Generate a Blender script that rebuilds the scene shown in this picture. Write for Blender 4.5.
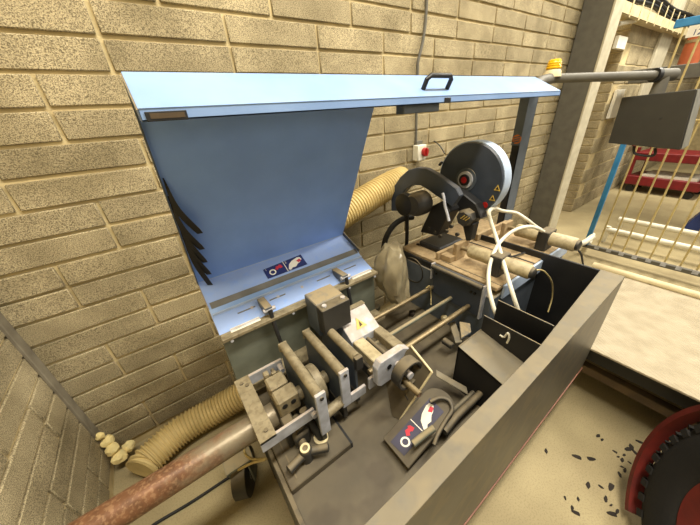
import bpy, bmesh, math, random
from mathutils import Vector as V, Matrix
random.seed(7)
for o in list(bpy.data.objects): bpy.data.objects.remove(o)
S = bpy.context.scene
COL = S.collection

# ------------------------------------------------------------------ camera
FPX = 277.187
CAM = V((0, 0, 1.61))
RM = (Matrix.Rotation(math.radians(-33.899), 3, 'Z') @ Matrix.Rotation(math.radians(61.734), 3, 'X')
      @ Matrix.Rotation(math.radians(-4.111), 3, 'Z'))
cd = bpy.data.cameras.new('camera'); cam = bpy.data.objects.new('camera', cd); COL.objects.link(cam)
cd.sensor_width = 36; cd.lens = FPX / 700 * 36; cd.clip_start = 0.02
cam.matrix_world = Matrix.Translation(CAM) @ RM.to_4x4()
S.camera = cam

# ------------------------------------------------------------------ light
w = bpy.data.worlds.new('hall_air'); S.world = w; w.use_nodes = True
w.node_tree.nodes['Background'].inputs[0].default_value = (1.0, 0.94, 0.82, 1)
w.node_tree.nodes['Background'].inputs[1].default_value = 0.03
def area(name, loc, rot, sx, sy, power, col=(1, .93, .79)):
    l = bpy.data.lights.new(name, 'AREA'); l.shape = 'RECTANGLE'; l.size = sx; l.size_y = sy
    l.energy = power; l.color = col
    o = bpy.data.objects.new(name, l); COL.objects.link(o); o.location = loc
    o.rotation_euler = [math.radians(a) for a in rot]
    return o
area('ceiling_lamp_near', (0.8, -0.2, 4.2), (0, 0, 0), 2.6, 0.4, 132)
area('ceiling_lamp_far', (5.6, 0.2, 4.6), (0, 0, 0), 3.2, 0.5, 200)
area('roof_window', (5.2, -2.6, 4.8), (30, 35, 0), 3.0, 1.6, 120)
area('front_fill', (1.6, -5.0, 2.6), (82, 0, 0), 4.0, 1.4, 26)  # added fill lamp from the front to brighten the hood panel, no known window
vs = S.view_settings
vs.view_transform = 'Standard'; vs.look = 'None'; vs.gamma = 1; vs.use_curve_mapping = False
vs.exposure = 0.75

# ------------------------------------------------------------------ helpers
def ray(x, y):
    return RM @ V(((x - 350) / FPX, -(y - 262.5) / FPX, -1))
def W(x, y, X=None, Y=None, Z=None):
    """the point of the place seen at a pixel, on a plane of known X, Y or Z"""
    d = ray(x, y)
    t = (X - CAM.x) / d.x if X is not None else (Y - CAM.y) / d.y if Y is not None else (Z - CAM.z) / d.z
    return CAM + d * t
def Wp(x, y, p, n):
    d = ray(x, y); n = V(n); return CAM + d * ((V(p) - CAM).dot(n) / d.dot(n))
def proj(P):
    c = RM.transposed() @ (V(P) - CAM)
    if c.z > -0.05: return (-9999, -9999)
    return (350 + FPX * c.x / -c.z, 262.5 - FPX * c.y / -c.z)

class MB:
    def __init__(s): s.v = []; s.f = []
    def add(s, vs, fs):
        b = len(s.v); s.v += [V(p) for p in vs]; s.f += [[b + i for i in f] for f in fs]; return s
    def box(s, x0, x1, y0, y1, z0, z1):
        return s.add([(x, y, z) for z in (z0, z1) for y in (y0, y1) for x in (x0, x1)],
                     [(0, 2, 3, 1), (4, 5, 7, 6), (0, 1, 5, 4), (2, 6, 7, 3), (0, 4, 6, 2), (1, 3, 7, 5)])
    def obox(s, c, ax, ay, az):
        """box with centre c and half-extent vectors"""
        c, ax, ay, az = V(c), V(ax), V(ay), V(az)
        return s.add([c + ax * i + ay * j + az * k for k in (-1, 1) for j in (-1, 1) for i in (-1, 1)],
                     [(0, 2, 3, 1), (4, 5, 7, 6), (0, 1, 5, 4), (2, 6, 7, 3), (0, 4, 6, 2), (1, 3, 7, 5)])
    def prism(s, pts, ext):
        """polygon (3D points) extruded by a vector"""
        n = len(pts); e = V(ext); a = [V(p) for p in pts]
        return s.add(a + [p + e for p in a], [list(range(n))[::-1], list(range(n, 2 * n))] +
                     [(i, (i + 1) % n, n + (i + 1) % n, n + i) for i in range(n)])
    def rings(s, path, radii, n=16, cap=True, sq=None):
        path = [V(p) for p in path]; m = len(path); up = None; rs = []
        for i, p in enumerate(path):
            t = (path[min(i + 1, m - 1)] - path[max(i - 1, 0)]).normalized()
            if up is None:
                up = t.orthogonal().normalized()
            up = (up - t * up.dot(t))
            if up.length < 1e-6: up = t.orthogonal()
            up.normalize(); b = t.cross(up)
            r = radii[i] if hasattr(radii, '__len__') else radii
            rs.append([p + (up * math.cos(2 * math.pi * k / n) + b * math.sin(2 * math.pi * k / n)) * r for k in range(n)])
        fs = []
        for i in range(m - 1):
            for k in range(n):
                fs.append((i * n + k, i * n + (k + 1) % n, (i + 1) * n + (k + 1) % n, (i + 1) * n + k))
        if cap: fs += [list(range(n))[::-1], [(m - 1) * n + k for k in range(n)]]
        return s.add([q for r in rs for q in r], fs)
    def cyl(s, a, b, r, n=20, r2=None):
        return s.rings([a, b], [r, r if r2 is None else r2], n)
    def tube(s, pts, r, n=10, sub=8):
        return s.rings(spline(pts, sub), r, n)
    def annulus(s, c, ax, r0, r1, h, n=32, a0=0, a1=360):
        c, ax = V(c), V(ax).normalized(); u = ax.orthogonal().normalized(); b = ax.cross(u)
        full = abs(a1 - a0) >= 360; m = n if full else n + 1; vs = []
        for i in range(m):
            t = math.radians(a0 + (a1 - a0) * i / n); d = u * math.cos(t) + b * math.sin(t)
            vs += [c + d * r0, c + d * r1, c + d * r1 + ax * h, c + d * r0 + ax * h]
        fs = []
        for i in range(n):
            j = (i + 1) % m
            for k in range(4): fs.append((i * 4 + k, i * 4 + (k + 1) % 4, j * 4 + (k + 1) % 4, j * 4 + k))
        if not full: fs += [(0, 1, 2, 3), (n * 4 + 3, n * 4 + 2, n * 4 + 1, n * 4)]
        return s.add(vs, fs)
def spline(pts, sub=8):
    pts = [V(p) for p in pts]
    if len(pts) < 3: return pts
    P = [pts[0] * 2 - pts[1]] + pts + [pts[-1] * 2 - pts[-2]]; out = []
    for i in range(1, len(P) - 2):
        a, b, c, d = P[i - 1:i + 3]
        for k in range(sub):
            t = k / sub
            out.append(.5 * ((2 * b) + (c - a) * t + (2 * a - 5 * b + 4 * c - d) * t * t + (3 * b - a - 3 * c + d) * t ** 3))
    return out + [pts[-1]]

def mesh_of(mb, off, bev=0, smooth=False, seg=1):
    me = bpy.data.meshes.new('m'); bm = bmesh.new()
    vs = [bm.verts.new(p - off) for p in mb.v]
    for f in mb.f:
        try: bm.faces.new([vs[i] for i in f])
        except ValueError: pass
    bmesh.ops.recalc_face_normals(bm, faces=bm.faces)
    if bev:
        es = [e for e in bm.edges if len(e.link_faces) == 2 and e.calc_face_angle(0) > math.radians(35)]
        bmesh.ops.bevel(bm, geom=es, offset=bev, segments=seg, affect='EDGES', clamp_overlap=True)
    bm.to_mesh(me); bm.free()
    if smooth:
        for p in me.polygons: p.use_smooth = True
        try: me.set_sharp_from_angle(angle=math.radians(40))
        except Exception: pass
    return me
def root_off(p):
    while p.parent: p = p.parent
    return V(p.location)
def part(name, mb, m, parent, bev=0, smooth=False, label=None, seg=1):
    me = mesh_of(mb, root_off(parent), bev, smooth, seg); me.name = name; me.materials.append(m)
    o = bpy.data.objects.new(name, me); COL.objects.link(o); o.parent = parent
    if label: o['label'] = label
    return o
def tag(o, label, cat, group=None):
    o['label'] = label; o['category'] = cat
    if group: o['group'] = group
    return o
def thing(name, label, cat, loc, group=None):
    o = bpy.data.objects.new(name, None); COL.objects.link(o); o.location = loc; o.empty_display_size = .05
    return tag(o, label, cat, group)
def solo(name, mb, m, label, cat, group=None, bev=0, smooth=False, seg=1):
    lo = V([min(p[i] for p in mb.v) for i in range(3)]); hi = V([max(p[i] for p in mb.v) for i in range(3)])
    off = V(((lo.x + hi.x) / 2, (lo.y + hi.y) / 2, lo.z))
    me = mesh_of(mb, off, bev, smooth, seg); me.name = name; me.materials.append(m)
    o = bpy.data.objects.new(name, me); COL.objects.link(o); o.location = off
    return tag(o, label, cat, group)
def struct(name, mb, m, label=None, bev=0):
    me = mesh_of(mb, V((0, 0, 0)), bev); me.name = name; me.materials.append(m)
    o = bpy.data.objects.new(name, me); COL.objects.link(o); o['kind'] = 'structure'
    if label: o['label'] = label
    return o
def text_mb(txt, org, ux, uy, size, depth=.0008):
    """flat lettering as geometry: org = lower left corner, ux / uy = writing and up directions"""
    c = bpy.data.curves.new('t', 'FONT'); c.body = txt; c.size = size; c.extrude = 0; c.resolution_u = 3
    o = bpy.data.objects.new('t', c); COL.objects.link(o)
    me = o.to_mesh(); ux, uy = V(ux).normalized(), V(uy).normalized(); n = ux.cross(uy)
    mb = MB(); mb.add([V(org) + ux * v.co.x + uy * v.co.y + n * depth for v in me.vertices], [list(p.vertices) for p in me.polygons])
    o.to_mesh_clear(); bpy.data.objects.remove(o); bpy.data.curves.remove(c)
    return mb

# ------------------------------------------------------------------ materials
def lin(r, g, b):
    f = lambda u: (u / 255 / 12.92) if u / 255 <= .04045 else ((u / 255 + .055) / 1.055) ** 2.4
    return (f(r), f(g), f(b), 1)
def mat(name, c, c2=None, rough=.6, metal=0, scale=12, bump=0, bscale=80, dust=0, dustc=(158, 140, 104), spots=None, sscale=90, samt=.5, detail=6, srange=(.5, .62)):
    m = bpy.data.materials.new(name); m.use_nodes = True; nt = m.node_tree; N = nt.nodes; L = nt.links
    b = N['Principled BSDF']; b.inputs['Roughness'].default_value = rough; b.inputs['Metallic'].default_value = metal
    g = N.new('ShaderNodeNewGeometry')
    def noise(sc, lo, hi, det=detail):
        n = N.new('ShaderNodeTexNoise'); n.inputs['Scale'].default_value = sc; n.inputs['Detail'].default_value = det
        L.new(g.outputs['Position'], n.inputs['Vector'])
        r = N.new('ShaderNodeMapRange'); r.inputs[1].default_value = lo; r.inputs[2].default_value = hi
        L.new(n.outputs['Fac'], r.inputs[0]); return r.outputs[0]
    def mix(f, a, bb):
        x = N.new('ShaderNodeMix'); x.data_type = 'RGBA'
        if hasattr(f, 'is_output'): L.new(f, x.inputs[0])
        else: x.inputs[0].default_value = f
        for s, q in ((6, a), (7, bb)):
            if hasattr(q, 'is_output'): L.new(q, x.inputs[s])
            else: x.inputs[s].default_value = q
        return x.outputs[2]
    c = lin(*c); c2 = lin(*c2) if c2 else tuple(q * .75 for q in c[:3]) + (1,)
    col = mix(noise(scale, .35, .65), c, c2)
    if spots:
        k = noise(sscale, *srange, 2)
        mm = N.new('ShaderNodeMath'); mm.operation = 'MULTIPLY'; L.new(k, mm.inputs[0]); mm.inputs[1].default_value = samt
        col = mix(mm.outputs[0], col, lin(*spots))
    if dust:
        sp = N.new('ShaderNodeSeparateXYZ'); L.new(g.outputs['Normal'], sp.inputs[0])
        r = N.new('ShaderNodeMapRange'); r.inputs[1].default_value = .35; r.inputs[2].default_value = .95
        L.new(sp.outputs[2], r.inputs[0])
        mm = N.new('ShaderNodeMath'); mm.operation = 'MULTIPLY'; L.new(r.outputs[0], mm.inputs[0]); L.new(noise(25, .12, .5), mm.inputs[1])
        m2 = N.new('ShaderNodeMath'); m2.operation = 'MULTIPLY'; L.new(mm.outputs[0], m2.inputs[0]); m2.inputs[1].default_value = dust
        col = mix(m2.outputs[0], col, lin(*dustc))
        rr = N.new('ShaderNodeMapRange'); rr.inputs[3].default_value = rough; rr.inputs[4].default_value = .95; L.new(m2.outputs[0], rr.inputs[0])
        L.new(rr.outputs[0], b.inputs['Roughness'])
        if metal:
            rm = N.new('ShaderNodeMapRange'); rm.inputs[3].default_value = metal; rm.inputs[4].default_value = 0; L.new(m2.outputs[0], rm.inputs[0])
            L.new(rm.outputs[0], b.inputs['Metallic'])
    L.new(col, b.inputs['Base Color'])
    if bump:
        n = N.new('ShaderNodeTexNoise'); n.inputs['Scale'].default_value = bscale; n.inputs['Detail'].default_value = 4
        L.new(g.outputs['Position'], n.inputs['Vector'])
        bp = N.new('ShaderNodeBump'); bp.inputs['Strength'].default_value = bump; bp.inputs['Distance'].default_value = .004
        L.new(n.outputs['Fac'], bp.inputs['Height']); L.new(bp.outputs[0], b.inputs['Normal'])
    return m
def block_mat(name, c, c2, dark):
    m = mat(name, c, c2, rough=.95, scale=5, bump=1.0, bscale=300, spots=dark, sscale=300, samt=.85, srange=(.42, .64))
    nt = m.node_tree; N = nt.nodes; L = nt.links; b = N['Principled BSDF']
    src = b.inputs['Base Color'].links[0].from_socket
    oi = N.new('ShaderNodeObjectInfo'); hs = N.new('ShaderNodeHueSaturation'); r = N.new('ShaderNodeMapRange')
    r.inputs[3].default_value = .88; r.inputs[4].default_value = 1.08; L.new(oi.outputs['Random'], r.inputs[0])
    L.new(r.outputs[0], hs.inputs['Value']); L.new(src, hs.inputs['Color']); L.new(hs.outputs[0], b.inputs['Base Color'])
    return m
M = dict(
    block=block_mat('concrete_block', (200, 184, 146), (158, 144, 110), (88, 78, 56)),
    mortar=mat('mortar', (206, 188, 142), (182, 164, 122), rough=.95, bump=.5, bscale=120),
    floor=mat('concrete_floor', (168, 154, 116), (142, 128, 94), rough=.75, scale=2.2, bump=.2, bscale=60, spots=(112, 98, 68), sscale=150, samt=.3),
    strip=mat('corner_strip', (124, 116, 98), (104, 96, 80), rough=.8),
    blue=mat('blue_paint', (138, 168, 214), (126, 156, 204), rough=.38, scale=5),
    bluein=mat('blue_paint_dusty', (132, 168, 232), (124, 158, 222), rough=.45, scale=6, dust=.25, dustc=(190, 190, 180)),
    groove=mat('groove_grey', (120, 118, 112), (100, 98, 90), rough=.7),
    slate=mat('slate_paint', (86, 94, 104), (72, 80, 88), rough=.5, dust=.85),
    saw=mat('saw_blue_grey', (56, 64, 78), (48, 56, 68), rough=.45, dust=.15),
    sawrim=mat('saw_pale_rim', (176, 192, 214), (160, 176, 200), rough=.45),
    grey=mat('grey_steel_paint', (108, 112, 100), (90, 94, 82), rough=.5, dust=.75),
    greyd=mat('dark_steel', (50, 49, 46), (36, 35, 33), rough=.5, dust=.4),
    black=mat('black_paint', (26, 26, 27), (18, 18, 19), rough=.5),
    blackd=mat('black_rubber', (34, 33, 32), (24, 23, 22), rough=.75, bump=.2),
    light=mat('bright_steel', (192, 195, 204), (166, 168, 174), rough=.5, metal=.2, scale=25, dust=.55, dustc=(176, 150, 112)),
    dusty=mat('dusty_table', (172, 150, 114), (150, 128, 94), rough=.85, scale=14, bump=.2, spots=(84, 68, 48), sscale=40, samt=.25),
    bed=mat('bed_sheet', (96, 86, 66), (78, 70, 54), rough=.62, scale=5, bump=.15, bscale=40, spots=(64, 54, 40), sscale=9, samt=.55),
    barrel=mat('dusty_barrel', (186, 172, 138), (160, 146, 112), rough=.6, scale=20, spots=(112, 96, 66), sscale=50, samt=.3),
    rod=mat('polished_rod', (156, 140, 108), (124, 108, 80), rough=.34, metal=.7, scale=30, dust=.3),
    roller=mat('roller_tan', (150, 138, 110), (126, 114, 88), rough=.55, metal=.15, scale=22, spots=(92, 78, 56), sscale=60, samt=.35),
    rust=mat('rusty_pipe', (134, 90, 62), (112, 74, 50), rough=.42, metal=.35, scale=30, bump=.25, spots=(176, 140, 104), sscale=110, samt=.5),
    shiny=mat('bare_pipe', (170, 156, 124), (116, 100, 74), rough=.3, metal=.8, scale=40, bump=.2),
    duct=mat('tan_duct', (214, 192, 134), (190, 168, 112), rough=.6, scale=8),
    white=mat('white_plastic', (226, 222, 204), (208, 202, 182), rough=.5),
    cream=mat('cream_steel', (214, 200, 160), (196, 180, 140), rough=.55),
    ductbag=mat('bag_plastic', (142, 132, 106), (112, 102, 80), rough=.28, bump=.3, bscale=30),
    ledge=mat('guard_steel', (104, 100, 88), (88, 84, 74), rough=.42, metal=.3, scale=7, dust=.4, dustc=(136, 122, 92), spots=(132, 120, 94), sscale=14, samt=.4),
    red=mat('red_paint', (168, 30, 26), (140, 22, 20), rough=.45),
    redb=mat('red_edge', (128, 84, 64), (106, 68, 52), rough=.6),
    yellow=mat('yellow_plastic', (236, 186, 20), (220, 168, 12), rough=.35),
    amber=mat('amber_print', (206, 178, 88), (192, 162, 74), rough=.5),
    orange=mat('orange_paint', (206, 120, 40), (186, 100, 30), rough=.5),
    navy=mat('navy_print', (34, 44, 100), (28, 38, 90), rough=.5),
    navyd=mat('navy_print_dusty', (64, 62, 82), (56, 54, 68), rough=.6),
    cwhite=mat('print_white', (232, 228, 214), (220, 214, 198), rough=.5),
    pink=mat('print_red', (196, 52, 66), (180, 44, 56), rough=.5),
    gateblue=mat('gate_blue', (54, 134, 186), (44, 116, 166), rough=.45),
    wire=mat('gate_wire', (204, 186, 130), (186, 166, 112), rough=.45, metal=.2),
    matt=mat('ribbed_mat', (172, 160, 136), (156, 144, 120), rough=.8),
    foam=mat('foam', (244, 226, 164), (230, 208, 140), rough=.9, bump=.6, bscale=60),
    column=mat('column_grey', (98, 95, 84), (88, 84, 75), rough=.6),
    columnl=mat('column_pale', (196, 188, 164), (180, 172, 148), rough=.6),
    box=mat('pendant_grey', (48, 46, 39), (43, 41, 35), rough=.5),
    boxlit=mat('pendant_lit_side', (140, 140, 134), (120, 120, 114), rough=.5),  # lighter copy of the pendant grey for its lit side
    terracotta=mat('terracotta', (176, 92, 52), (160, 80, 44), rough=.6),
    dkwood=mat('dark_timber', (96, 78, 52), (74, 60, 40), rough=.8, scale=14),
    wood=mat('timber', (150, 128, 90), (124, 104, 72), rough=.8, scale=14),
    flake=mat('dark_flake', (44, 36, 28), (30, 24, 18), rough=.9),
    tyre=mat('tyre_rubber', (20, 18, 16), (14, 13, 12), rough=.85, bump=.3, bscale=60),
    trred=mat('trolley_red', (120, 20, 24), (100, 16, 20), rough=.5),
    rimred=mat('shaded_red_rim', (104, 28, 20), (80, 22, 16), rough=.6),  # red darkened to paint in the shadow over the wheel
    deepblue=mat('deep_blue', (30, 52, 112), (24, 42, 96), rough=.5),
)
# pipe: rust wears off towards the clamped end
def pipe_mat():
    m = mat('stock_pipe_steel', (124, 86, 60), (98, 68, 48), rough=.42, metal=.3, scale=30, bump=.25, spots=(164, 130, 98), sscale=110, samt=.45)
    nt = m.node_tree; N = nt.nodes; L = nt.links; b = N['Principled BSDF']; src = b.inputs['Base Color'].links[0].from_socket
    g = N.new('ShaderNodeNewGeometry'); sp = N.new('ShaderNodeSeparateXYZ'); L.new(g.outputs['Position'], sp.inputs[0])
    n = N.new('ShaderNodeTexNoise'); n.inputs['Scale'].default_value = 26; n.inputs['Detail'].default_value = 6; L.new(g.outputs['Position'], n.inputs['Vector'])
    a = N.new('ShaderNodeMath'); a.operation = 'MULTIPLY_ADD'; a.inputs[1].default_value = .5; L.new(n.outputs['Fac'], a.inputs[0]); L.new(sp.outputs[0], a.inputs[2])
    r = N.new('ShaderNodeMapRange'); r.inputs[1].default_value = .02; r.inputs[2].default_value = .22; L.new(a.outputs[0], r.inputs[0])
    x = N.new('ShaderNodeMix'); x.data_type = 'RGBA'; L.new(r.outputs[0], x.inputs[0]); L.new(src, x.inputs[6]); x.inputs[7].default_value = lin(132, 120, 98)
    L.new(x.outputs[2], b.inputs['Base Color'])
    q = N.new('ShaderNodeMapRange'); q.inputs[3].default_value = .25; q.inputs[4].default_value = .35; L.new(r.outputs[0], q.inputs[0]); L.new(q.outputs[0], b.inputs['Metallic'])
    return m
M['pipe'] = pipe_mat()
# ribs of the mat: fine relief
nt = M['matt'].node_tree; g = nt.nodes.new('ShaderNodeNewGeometry'); wv = nt.nodes.new('ShaderNodeTexWave'); bp = nt.nodes.new('ShaderNodeBump')
mp = nt.nodes.new('ShaderNodeMapping'); mp.inputs['Rotation'].default_value = (0, 0, math.radians(28))
nt.links.new(g.outputs['Position'], mp.inputs[0]); nt.links.new(mp.outputs[0], wv.inputs['Vector'])
wv.inputs['Scale'].default_value = 16; wv.inputs['Distortion'].default_value = .6; bp.inputs['Strength'].default_value = .35; bp.inputs['Distance'].default_value = .006
nt.links.new(wv.outputs['Fac'], bp.inputs['Height']); nt.links.new(bp.outputs[0], nt.nodes['Principled BSDF'].inputs['Normal'])

# ------------------------------------------------------------------ the room
WY, LX = 1.52, -0.645
CH = 0.10875; BL = 0.4485; JN = 0.013
struct('floor', MB().box(-6, 13, -7, 6, -.1, 0), M['floor'])
wall_b = struct('wall_back', MB().box(LX - .3, 4.55, WY + .011, WY + .3, 0, 3.6), M['mortar'], 'wall of long concrete blocks with pale mortar behind the machine')
wall_l = struct('wall_left', MB().box(LX - .3, LX - .010, -1.6, WY + .3, 0, 3.6), M['mortar'], 'block side wall at the lower left')
def block_mesh(sx, sy, sz, bevel=.0035, amp=.0018):
    """a block with worn edges, origin at its centre; built once and shared"""
    mb = MB().box(-sx / 2, sx / 2, -sy / 2, sy / 2, -sz / 2, sz / 2)
    for p in mb.v: p += V([random.uniform(-amp, amp) for _ in range(3)])
    me = mesh_of(mb, V((0, 0, 0)), bevel, True); me.materials.append(M['block']); me.name = 'block'; return me
bm_x = [block_mesh(BL - JN, .03, CH - JN) for _ in range(6)]
bm_y = [block_mesh(.03, BL - JN, CH - JN) for _ in range(4)]
def put(me, loc, parent, name='block'):
    o = bpy.data.objects.new(name, me); COL.objects.link(o); o.location = loc; o.parent = parent; return o
def seen(P, mx=60):
    x, y = proj(P); return -mx < x < 700 + mx and -mx < y < 525 + mx
nb = 0
for j in range(9, -7, -1):                    # pairs of courses share their upright joints
    for h in (0, 1):
        zc = 2.0145 - .2175 * j - CH * (h + .5)
        if zc < .05 or zc > 3.5: continue
        x0 = (.024 if j % 2 == 0 else -.203) - 2 * BL
        for i in range(0, 16):
            a, b_ = x0 + i * BL, x0 + (i + 1) * BL
            if b_ < LX + .05 or a > 4.5: continue
            if not any(seen((x, WY, zc), 330) for x in (a, (a + b_) / 2, b_)) or zc > 2.9: continue
            if a < LX:
                me = block_mesh(b_ - LX - JN, .03, CH - JN); xc = (LX + b_) / 2
            else: me = random.choice(bm_x); xc = (a + b_) / 2
            if nb >= 300: continue
            put(me, (xc, WY + .015 + random.uniform(-.0015, .0015), zc), wall_b); nb += 1
for j in range(-2, 10):
    for h in (0, 1):
        zc = 2.0145 - .2175 * j - CH * (h + .5)
        if zc < .05: continue
        y0 = 1.29 if j % 2 == 0 else 1.065
        for i in range(-1, 5):
            a = y0 - i * BL; b_ = min(a + BL, WY - .01)
            if b_ < a + .05: continue
            if not any(seen((LX, y, zc), 30) for y in (a, (a + b_) / 2, b_)): continue
            me = random.choice(bm_y) if b_ - a > BL - .002 else block_mesh(.03, b_ - a - JN, CH - JN)
            put(me, (LX - .015, (a + b_) / 2, zc), wall_l)
struct('trim_1', MB().box(LX - .002, LX + .012, WY - .055, WY, 0, 3.4), M['strip'], 'dark strip running up the corner of the two block walls', bev=.003)
# wall beyond the steel column: a recess, then the wall standing a little forward
FY, FX = 1.45, 5.28
wall_f = struct('wall_far', MB().box(FX + .006, 12.6, FY + .006, FY + .5, 0, 4.4), M['mortar'], 'sunlit block wall beyond the grey column')
struct('wall_recess', MB().box(4.4, FX + .1, 1.95, 2.1, 0, 4.4), M['mortar'], 'shaded recess between column and far wall')
struct('wall_end', MB().box(12.4, 12.6, -7, 2, 0, 4.4), M['mortar'])
bf = [block_mesh(BL - JN, .03, .215 - JN, .006) for _ in range(3)]
bq = [block_mesh(.03, .24 - JN, CH - JN, .005) for _ in range(2)]
for k in range(0, 18):
    zc = .215 * (k + .5)
    for i in range(0, 12):
        xc = FX + BL * (i + .5 + (.5 if k % 2 else 0))
        if seen((xc, FY, zc), 5): put(random.choice(bf), (xc, FY + .015, zc), wall_f)
for k in range(0, 36):
    for yy in (1.57, 1.81):
        zc = CH * (k + .5)
        if seen((FX, yy, zc), 5): put(random.choice(bq), (FX + .009, yy, zc), wall_f)

# ------------------------------------------------------------------ columns and fittings on the walls
t = thing('steel_column', 'dark grey steel column with front face coloured pale as lit against the block wall', 'column', (4.0, 1.4, 0))
part('body', MB().box(3.92, 4.12, 1.262, 1.51, 0.02, 4.2), M['column'], t, .004)
part('lit_flange', MB().box(3.905, 4.135, 1.245, 1.262, 0.02, 4.2), M['columnl'], t, .002)  # paler colour paints in the light falling on this face
part('base_plate', MB().box(3.86, 4.18, 1.2, 1.515, 0, .02), M['column'], t, .003)
cxa, cxb = W(657, 50, Y=1.41).x, W(668, 50, Y=1.41).x
t = thing('wall_trunking', 'pale boxed trunking running up the sunlit wall', 'trunking', (5.6, 1.44, 1.35))
part('cover', MB().box(cxa, cxb, 1.41, 1.447, 1.35, 4.2), M['columnl'], t, .004)
part('end_cap', MB().box(cxa - .01, cxb + .01, 1.40, 1.447, 1.33, 1.35), M['column'], t, .003)
# switch, conduit
t = thing('isolator_switch', 'white wall switch box with red rotary knob', 'switch', (1.69, 1.5, 1.27))
part('housing', MB().box(1.645, 1.735, 1.46, 1.518, 1.265, 1.375), M['white'], t, .006, True)
part('knob', MB().cyl((1.705, 1.46, 1.325), (1.705, 1.437, 1.325), .03, 20).box(1.698, 1.712, 1.425, 1.44, 1.298, 1.352), M['red'], t, .002)
part('conduit_clip', MB().box(1.66, 1.72, 1.49, 1.519, 1.376, 1.40), M['column'], t, .002)
solo('wall_conduit', MB().tube([W(416, 143, Y=1.505), W(416.5, 110, Y=1.505), W(417.5, 75, Y=1.505), W(418, 62, Y=1.505), W(423, 40, Y=1.505), W(426, 15, Y=1.505), W(428, -40, Y=1.505)], .009, 8),
     M['column'], 'thin grey conduit running up the block wall to the switch', 'conduit', smooth=True)

# ------------------------------------------------------------------ machine bed
t = thing('machine_bed', 'long saw machine bed with steel sides, chip tray and front guard', 'machine', (.8, .6, .0))
BEDROOT = t
X0, XP, X1, XT = .028, .80, 1.95, 1.595
ZP, YP = .885, .97          # top and plane of the rear plate
rp = part('rear_plate', MB().box(X0, XP, YP, YP + .012, .62, ZP), M['grey'], t, .002)
part('flange', MB().box(X0, XP, YP - .03, YP, ZP - .014, ZP), M['roller'], rp, .001)
part('flange', MB().box(X0, XP, YP - .085, YP, .615, .63), M['roller'], rp, .001)
for xx in (.06, .32, .62, .78):
    part('bolt', MB().cyl((xx, YP - .022, ZP - .02), (xx, YP - .03, ZP - .02), .006, 8), M['light'], rp)
part('bed_sheet', MB().box(.045, 1.10, .205, YP + .01, .515, .53), M['bed'], t, .002)
part('end_plate', MB().box(.03, .047, .205, YP, .12, .545), M['greyd'], t, .002)
part('end_plate', MB().box(XT - .012, XT, .25, .90, .30, ZP - .001), M['black'], t, .002, label='black end plate of the chip tray')
bp_ = part('raised_plate', MB().box(.047, .285, .50, .93, .53, .56), M['bed'], t, .003)
part('slot', MB().box(.075, .08, .52, .9, .56, .5615), M['greyd'], bp_)
part('slot', MB().box(.283, .291, .5, .93, .531, .5602), M['black'], bp_)
# front guard: top ledge, outer skin, red bottom edge
GO = [V((-.35, .153, 0)), V((.6, .156, 0)), V((XT, .166, 0))]; GI = [V((-.35, .202, 0)), V((.87, .208, 0)), V((XT, .254, 0))]
def wall_strip(pl, z0, z1, th):
    mb = MB()
    for a, b in zip(pl, pl[1:]):
        mb.prism([V((a.x, a.y, z0)), V((b.x, b.y, z0)), V((b.x, b.y, z1)), V((a.x, a.y, z1))], (0, th, 0))
    return mb
fg = part('front_guard', MB().prism([p + V((0, 0, ZP)) for p in GO + GI[::-1]], (0, 0, -.006)), M['ledge'], t, .001)
part('outer_skin', wall_strip(GO, .30, ZP - .004, .005), M['ledge'], fg)
part('inner_skin', wall_strip(GI, .40, ZP - .005, -.005), M['greyd'], fg)
part('end_skin', MB().box(XT - .006, XT, .167, .253, .30, ZP - .004), M['ledge'], fg, .001)
part('red_edge', wall_strip([p + V((0, -.004, 0)) for p in GO], .290, .302, .013), M['redb'], fg)
part('support_leg', MB().box(.03, .1, .26, .34, 0, .5), M['greyd'], t, .003)
part('support_leg', MB().box(.03, .1, .86, .94, 0, .5), M['greyd'], t, .003)
part('support_leg', MB().box(1.48, 1.56, .28, .36, 0, .5), M['greyd'], t, .003)
part('base_cabinet', MB().box(1.13, 1.93, .5, 1.12, .0, .80), M['slate'], t, .006)
# chip tray
part('tray_floor', MB().box(1.0, XT, .25, .5, .40, .415), M['black'], t)
pa = part('partition', MB().box(1.018, 1.026, .222, .43, .41, ZP - .002), M['black'], t, .001)
part('folded_edge', MB().box(1.0185, 1.0215, .222, .43, ZP - .003, ZP), M['slate'], pa)
pb = part('partition', MB().box(.945, .952, .222, .44, .53, .835), M['black'], t, .001)
part('folded_edge', MB().box(.9455, .9485, .222, .44, .833, .837), M['slate'], pb)
wn = [W(q[0], q[1], X=.943) for q in ((500, 335), (504, 337), (508, 333), (509, 338), (507, 343))]
part('wing_nut', MB().tube(wn, .004, 6, 4), M['white'], pb)
# chute box
ch = part('chute_box', MB().prism([V((.79, .44, .76)), V((.945, .44, .76)), V((.945, .215, .712)), V((.79, .215, .712))], (0, 0, -.012)), M['ledge'], t, .001)
part('side', MB().prism([V((.79, .44, .758)), V((.79, .215, .71)), V((.79, .215, .53)), V((.79, .44, .53))], (.006, 0, 0)), M['black'], ch)
part('rear_side', MB().box(.79, .945, .436, .442, .53, .76), M['greyd'], ch)
# guide rods
YR = (.840, .715, .607)
for i, (yy, zz, r) in enumerate(((.840, .70, .0115), (.712, .695, .010), (.607, .70, .0125))):
    part('guide_rod', MB().cyl((.46, yy, zz), (1.125, yy, zz), r, 16), M['grey'] if i == 1 else M['rod'], t, smooth=True)
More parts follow.
